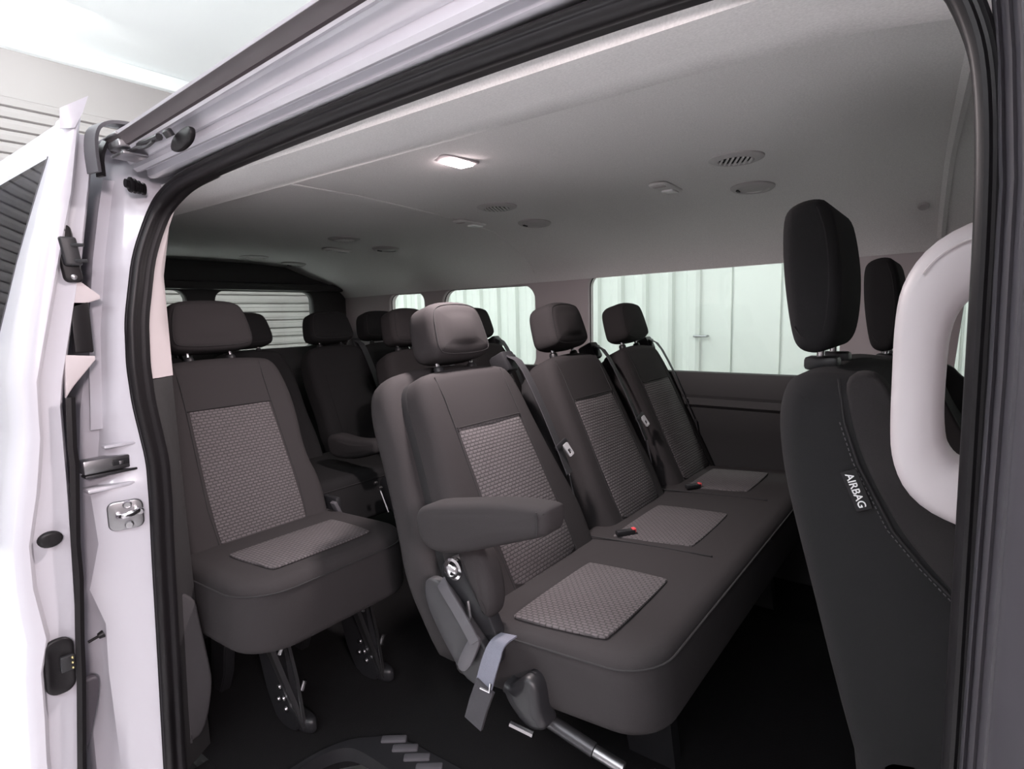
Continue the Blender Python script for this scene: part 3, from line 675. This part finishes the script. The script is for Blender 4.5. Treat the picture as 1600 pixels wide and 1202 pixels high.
# --- single seat beside the rear pillar
SS = thing('single_seat', (-1.47, .305, 0), 'single charcoal seat on folding legs beside the rear door pillar', 'seat')
F, b = make_back(SS, -.005, .005, .405, R(22.5), w=.40, wt=.39)
make_headrest(SS, F, rise=.020, wb=.245, wtp=.205)
make_cushion(SS, -.10, .335, -.235, .24, .432, .268, .11, tilt=R(-2.5), seam_z=.028, panels=((.085, .275, -.155, .150),))
bm = bmesh.new()
put('latch_handle', box(-.03, .05, -.235, -.205, .375, .415, .012), 'plastic', SS)
put('hinge_bracket', box(-.07, .0, .225, .245, .36, .46, .008), 'plastic', SS)
bk = put('belt_buckle', box(-.012, .012, -.006, .006, 0, .045, .003), 'greyplastic', SS, M4=Matrix.Translation((.012, .225, .415)) @ Matrix.Rotation(R(25), 4, 'X'))
for y in (-.145, .10):
    l = put('leg', loft([[(.20, y, .25), (.225, y+.055, .035)], [(.225, y, .25), (.262, y+.055, .012)], [(.225, y+.012, .25), (.262, y+.067, .012)], [(.20, y+.012, .25), (.225, y+.067, .035)], [(.20, y, .25), (.225, y+.055, .035)]], 0), 'steel', SS, smooth=False)
    put('leg_plate', prism(smooth_poly([(.07, .24), (.215, .25), (.225, .16), (.24, .08), (.255, .02), (.235, .0), (.165, .0), (.13, .05), (.10, .14)], 1), -.009, .009, .003), 'plastic', l, M4=Matrix.Translation((0, y+.055, 0)) @ XZ)
    put('leg_foot', slab(smooth_poly([(-.055, -.02), (.055, -.02), (.06, .02), (-.06, .02)], 2), .04, .012, 0, 3), 'plastic', l, M4=Matrix.Translation((.225, y+.072, .040)))
    put('leg_strip', ribbon([(.232, y+.046, .25), (.250, y+.055, .14), (.266, y+.058, .02)], .008, (0, 1, 0), .003), 'steel', l)
    for px, py, pz in ((.232, y+.028, .225), (.245, y+.072, .115)):
        put('pivot_pin', tube([(px, py-.002, pz-.012), (px+.004, py+.004, pz+.012)], .005, 8), 'chrome', l)
    for px, pz in ((.19, .105), (.205, .08), (.182, .07), (.212, .055)):
        put('bolt', lathe([(0, .006), (.006, .006), (.008, .002), (.008, 0), (0, 0)], 8), 'steel', l, M4=Matrix.Translation((px, y+.044, pz)) @ Matrix.Rotation(R(90), 4, 'X'))
for y in (-.145, .10):
    put('rear_leg', prism(smooth_poly([(-.08, .25), (.0, .25), (-.05, .0), (-.12, .0)], 1), -.015, .015, .003), 'plastic', SS, M4=Matrix.Translation((0, y+.03, 0)) @ XZ)

# --- two-seat bench behind the three-seat bench
D = thing('double_seat', (-1.485, 1.33, 0), 'dark two-seat bench behind the three-seat bench by the side windows', 'bench seat')
for y in (1.12, 1.53):
    F, b = make_back(D, 0, y-1.33, .40, R(26), w=.36, wt=.335, detail=False, bulge=.003)
    make_headrest(D, F); belt_set(D, F, .535, .155)
make_cushion(D, -.08, .375, -.43, .355, .42, .23, .09, panels=((.06, .24, -.36, -.09), (.06, .24, .09, .35)))
armrest(D, [(-.42, .545), (-.40, .485), (-.36, .475), (-.25, .485), (-.145, .515), (-.125, .525), (-.122, .555), (-.135, .572), (-.26, .556), (-.38, .570)], .80-1.33, .865-1.33)
mp = put('recliner_plate', slab(smooth_poly([(-.20, .40), (-.15, .43), (-.07, .36), (-.06, .28), (-.13, .28), (-.19, .34)], 2), .03, .004, 0, 2), 'plastic', D, M4=side(.87-1.33))
for q in ((-.18, .40), (-.155, .385)): put('recliner_bolt', lathe([(0, .012), (.005, .012), (.007, .006), (.007, 0), (0, 0)], 10), 'chrome', mp, M4=Matrix.Translation((q[0], .845-1.33, q[1])) @ Matrix.Rotation(R(90), 4, 'X'))
put('cable', tube([(-.165, .842-1.33, .385), (-.12, .842-1.33, .30)], .003, 6), 'steel', mp)
for y in (-.36, .30): put('leg', prism([(.02, .24), (.30, .24), (.27, .0), (.05, .0)], -.02, .02, .003), 'plastic', D, M4=Matrix.Translation((0, y, 0)) @ XZ)

# --- rearmost four-seat bench
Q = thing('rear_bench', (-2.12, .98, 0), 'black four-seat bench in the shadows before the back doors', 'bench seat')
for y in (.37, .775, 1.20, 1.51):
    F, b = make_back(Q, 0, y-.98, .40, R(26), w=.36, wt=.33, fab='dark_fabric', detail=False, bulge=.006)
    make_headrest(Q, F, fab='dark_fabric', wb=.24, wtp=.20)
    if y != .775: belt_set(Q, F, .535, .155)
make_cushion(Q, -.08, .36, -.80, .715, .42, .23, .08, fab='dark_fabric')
for y in (-.7, -.1, .6): put('leg', prism([(.02, .24), (.30, .24), (.27, .0), (.05, .0)], -.02, .02, .003), 'plastic', Q, M4=Matrix.Translation((0, y, 0)) @ XZ)

# --- front seats, seen from the side
def front_seat(name, loc, label, tagged, base=0):
    t = thing(name, loc, label, 'seat')
    pr = [(-.205, .885), (-.213, .836), (-.203, .756), (-.187, .688), (-.156, .572), (-.116, .419), (-.072, .27), (-.02, .20), (.10, .20), (.17, .30), (.135, .46), (.085, .58), (.035, .665), (-.02, .745), (-.055, .82), (-.077, .875), (-.10, .900), (-.15, .907), (-.188, .902)]
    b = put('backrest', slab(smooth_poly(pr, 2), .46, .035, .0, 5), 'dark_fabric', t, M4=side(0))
    # raised outer bolster ahead of the seam
    put('side_bolster', slab(smooth_poly([(-.124, .905), (-.112, .84), (-.094, .783), (-.05, .698), (-.012, .652), (.03, .606), (.07, .56), (.115, .50), (.13, .51), (.10, .575), (.05, .66), (-.008, .748), (-.045, .822), (-.066, .885), (-.09, .912)], 2), .05, .006, .0, 3), 'fabric', b, M4=side(-.003))
    put('seam', tube([(-.130, .004, .900), (-.120, -.003, .84), (-.101, -.0035, .783), (-.056, -.0035, .695), (-.018, -.0035, .650), (.02, -.0035, .612), (.06, -.0035, .565), (.10, -.0035, .51)], .0018, 6), 'seam', b)
    st = bmesh.new()
    sp = [(-.126, -.0012, .84), (-.107, -.0012, .783), (-.063, -.0012, .695), (-.025, -.0012, .650), (.013, -.0012, .612), (.053, -.0012, .565)]
    for A, Bq in zip(sp[:-1], sp[1:]):
        A, Bq = Vector(A), Vector(Bq); n = int((Bq-A).length/.007)
        for k in range(n): tube([A.lerp(Bq, (k+.15)/n), A.lerp(Bq, (k+.7)/n)], .0008, 5, st)
    put('stitching', st, 'stitch', b)
    hp_ = [(-.232, 1.135), (-.222, 1.158), (-.19, 1.168), (-.165, 1.160), (-.152, 1.11), (-.143, 1.04), (-.146, .965), (-.158, .934), (-.18, .927), (-.203, .934), (-.214, .96), (-.228, 1.05)]
    h = put('headrest', slab(smooth_poly(hp_, 2), .25, .02, .0, 5), 'dark_fabric', t, M4=side(.085))
    rim = [(-.180, .0865, 1.152), (-.166, .0865, 1.11), (-.159, .0865, 1.04), (-.162, .0865, .975), (-.172, .0865, .952), (-.192, .0865, .949), (-.206, .0865, .97)]
    put('seam', tube(smooth_open(rim), .0014, 6), 'seam', h)
    for y in (.15, .27):
        put('headrest_post', tube([(-.178, y, .90), (-.178, y, .935)], .006, 10), 'chrome', h)
        put('post_collar', box(-.200, -.150, y-.02, y+.02, .898, .920, .006), 'plastic', h)
    put('seat_cushion', slab(smooth_poly([(-.10, .40), (-.08, .22), (.0, .18), (.45, .18), (.52, .25), (.50, .38), (.40, .42), (.1, .40)], 2), .46, .04, .0, 4), 'dark_fabric', t, M4=side(0))
    put('seat_base', box(-.05, .45, .04, .42, base, .20, .02), 'plastic', t)
    if tagged:
        tf = frame((-.101, -.0045, .745), (.39, 0, -.92), (.92, 0, .39), (0, -1, 0))
        tg = put('airbag_tag', slab(rrect(.058, .021, .002, 2), .003, .001, 0, 2), 'seam', b, M4=tf)
        cu = bpy.data.curves.new('txt', 'FONT'); cu.body = 'AIRBAG'; cu.size = .0142; cu.align_x = 'CENTER'; cu.align_y = 'CENTER'; cu.extrude = .0002; cu.offset = .0002
        ob = bpy.data.objects.new('txt', cu); COL.objects.link(ob)
        me = bpy.data.meshes.new_from_object(ob.evaluated_get(bpy.context.evaluated_depsgraph_get()))
        bpy.data.objects.remove(ob); bpy.data.curves.remove(cu)
        bm = bmesh.new(); bm.from_mesh(me); bpy.data.meshes.remove(me)
        put('lettering', bm, 'white', tg, M4=tf @ Matrix.Translation((0, -.001, .0012)), smooth=False)
    return t
front_seat('passenger_seat', (0, .42, 0), 'tall black front seat nearest the right edge with a white AIRBAG tag', True)
front_seat('driver_seat', (.03, 1.16, -.045), 'black front seat on the far side, half hidden behind the pale grab handle', False, .045)

# ------------------------------------------------------------------ grab handle, dashboard
def section_sweep(pts, widths, depth, n=16, p=3.2):
    """rounded-rectangle section along a path in the XZ plane; widths in plane, depth along y"""
    P = [Vector(q) for q in pts]; L = []; bm = bmesh.new()
    for i, q in enumerate(P):
        t = (P[min(i+1, len(P)-1)]-P[max(i-1, 0)]).normalized(); nn = t.cross(Vector((0, 1, 0))).normalized(); r = []
        for k in range(n):
            a = 2*PI*k/n; c, s = math.cos(a), math.sin(a)
            r.append(bm.verts.new(q + nn*(math.copysign(abs(c)**(2/p), c)*widths[i]/2) + Vector((0, math.copysign(abs(s)**(2/p), s)*depth/2, 0))))
        L.append(r)
    for A, Bq in zip(L[:-1], L[1:]):
        for k in range(n): bm.faces.new((A[k], A[(k+1) % n], Bq[(k+1) % n], Bq[k]))
    bm.faces.new(L[0]); bm.faces.new(L[-1]); return bm
g = thing('grab_handle', (.03, .24, .93), 'big pale looped grab handle on the front door pillar', 'grab handle')
pw = [(.085, 1.06, .062), (.04, 1.056, .064), (.0, 1.042, .066), (-.022, 1.015, .058), (-.030, .98, .048), (-.0305, .93, .046), (-.030, .88, .046), (-.026, .845, .050), (-.010, .818, .060), (.02, .806, .064), (.085, .792, .064)]
pw = smooth_open(pw, 2)
gh = put('handle_loop', section_sweep([(x-.03, .0, z-.93) for x, z, _ in pw], [q[2] for q in pw], .075), 'handle', g)
put('mould_seam', tube([(x-.03-.012, -.0378, z-.93+.012) for x, z, _ in pw[2:14]], .0009, 5), 'beige', gh)
put('mounting_foot', box(.045, .075, -.03, .03, -.20, .20, .01), 'handle', g)
struct(put('trim_17', box(.06, .16, .06, .30, -.0, 1.28, .03), 'beige'))
t = thing('inner_door_panel', (.05, 1.70, .4), 'dark inner door panel below the far front side window', 'door panel')
put('panel', slab(smooth_poly([(-.09, -.38), (.8, -.38), (.8, .36), (.02, .36), (-.03, .38), (-.06, .42), (-.085, .42), (-.09, .30)], 2), .02, .006, 0, 3), 'trim', t, M4=side(-.02))
put('arm_shelf', box(-.04, .5, -.05, -.015, .20, .27, .015), 'plastic', t)

# ------------------------------------------------------------------ ceiling fittings
def zc(x, y=.9): return onceil(x, y)[2]
def vent(first, x, y, label):
    z = zc(x, y)
    if first is None:
        t = thing('air_vent', (x, y, z), label, 'air vent', 'round air vents along the ceiling')
        put('bezel', lathe([(.040, -.002), (.043, -.007), (.054, -.007), (.066, -.002), (.067, .004), (.040, .004)], 32), 'ventgrey', t)
        put('back_plate', lathe([(0, -.001), (.043, -.001), (.043, -.003), (0, -.003)], 24), 'black', t)
        for k in range(7):
            yy = -.0345+.0115*k; L = math.sqrt(max(1e-6, .041**2-yy**2))
            put('slat', box(-.0022, .0022, -L, L, -.0085, -.0050), 'headliner', t, M4=Matrix.Rotation(R(25), 4, 'Z') @ Matrix.Translation((yy, 0, 0)))
        return t
    return dup(first, (x, y, z), label)
v0 = vent(None, -.463, 1.043, 'slatted round ceiling vent nearest the door, above the three-seat bench')
vent(v0, -1.225, 1.04, 'slatted round ceiling vent just behind the lit dome lamp')
vent(v0, -2.045, 1.05, 'slatted round ceiling vent over the two-seat bench')
vent(v0, -2.755, 1.05, 'slatted round ceiling vent farthest back near the rear doors')
def spk(first, x, y, label):
    if first is None:
        t = thing('ceiling_speaker', (x, y, zc(x, y)-.004), label, 'speaker', 'round speaker covers along the ceiling'); t.rotation_euler = (R(-3.5), 0, 0)
        put('rim', lathe([(.044, -.002), (.047, -.006), (.056, -.005), (.062, 0), (.062, .004), (.044, .004)], 32), 'ventgrey', t)
        put('grille', lathe([(0, -.004), (.03, -.0035), (.045, -.001), (.045, .003), (0, .003)], 28), mat('speaker_mesh', (.52, .50, .495), .7, bump=(1500, .6, .002)), t)
        put('edge_clip', box(-.046, -.038, -.012, .012, -.006, -.001, .001), 'plastic', t)
        return t
    return dup(first, (x, y, zc(x, y)-.004), label)
s0 = spk(None, -.507, 1.355, 'plain round speaker cover beside the nearest slatted ceiling vent')
spk(s0, -1.279, 1.33, 'plain round speaker cover beside the vent behind the dome lamp')
spk(s0, -2.115, 1.33, 'plain round speaker cover over the two-seat bench')
spk(s0, -2.83, 1.31, 'plain round speaker cover farthest back near the rear doors')
def lampu(first, x, y, label, rz=R(0)):
    if first is None:
        t = thing('reading_lamp', (x, y, zc(x, y)), label, 'ceiling lamp', 'unlit lamps along the ceiling'); t.rotation_euler = (0, 0, rz)
        put('housing', slab(rrect(.055, .15, .020, 5), .010, .006, 0, 3), 'headliner', t, M4=Matrix.Rotation(PI, 4, 'X') @ Matrix.Translation((0, 0, .008)))
        put('lens', slab(rrect(.036, .052, .005, 4), .006, .002, .001, 2), 'lens', t, M4=Matrix.Rotation(PI, 4, 'X') @ Matrix.Translation((0, -.032, .013)))
        put('switch_ridge', slab(rrect(.040, .018, .006, 4), .006, .003, 0, 2), 'beige', t, M4=Matrix.Rotation(PI, 4, 'X') @ Matrix.Translation((0, .048, .010)))
        return t
    return dup(first, (x, y, zc(x, y)), label)
l0 = lampu(None, -.707, 1.19, 'unlit oblong ceiling lamp between the bright dome lamp and nearest vent')
lampu(l0, -1.459, 1.17, 'unlit oblong ceiling lamp beside the second slatted vent')
lampu(l0, -2.30, 1.20, 'unlit oblong ceiling lamp far back over the rear seats')
t = thing('screw_cap', (-.1, 1.62, 1.284), 'small round plug in the headliner ahead of the front seat headrest', 'cap')
put('cap', lathe([(0, -.004), (.012, -.004), (.015, 0), (.015, .003), (0, .003)], 16), 'ventgrey', t, M4=Matrix.Rotation(R(-35), 4, 'X'))
dx, dy = -.944, .53
t = thing('dome_lamp', (dx, dy, zc(dx)), 'glowing rectangular dome lamp on the ceiling near the door', 'ceiling lamp')
put('housing', slab(rrect(.062, .125, .010, 4), .010, .004, 0, 3), 'beige', t, M4=Matrix.Rotation(PI, 4, 'X') @ Matrix.Translation((0, 0, .008)))
put('lit_lens', slab(rrect(.044, .072, .006, 4), .006, .003, .003, 3), 'lamp', t, M4=Matrix.Rotation(PI, 4, 'X') @ Matrix.Translation((0, -.014, .013)))
l = bpy.data.lights.new('dome_bulb', 'AREA'); l.size = .06; l.energy = 9.5; l.color = (1, .88, .88)
lo = bpy.data.objects.new('dome_bulb', l); COL.objects.link(lo); lo.parent = t; lo.location = (0, .014, -.02)
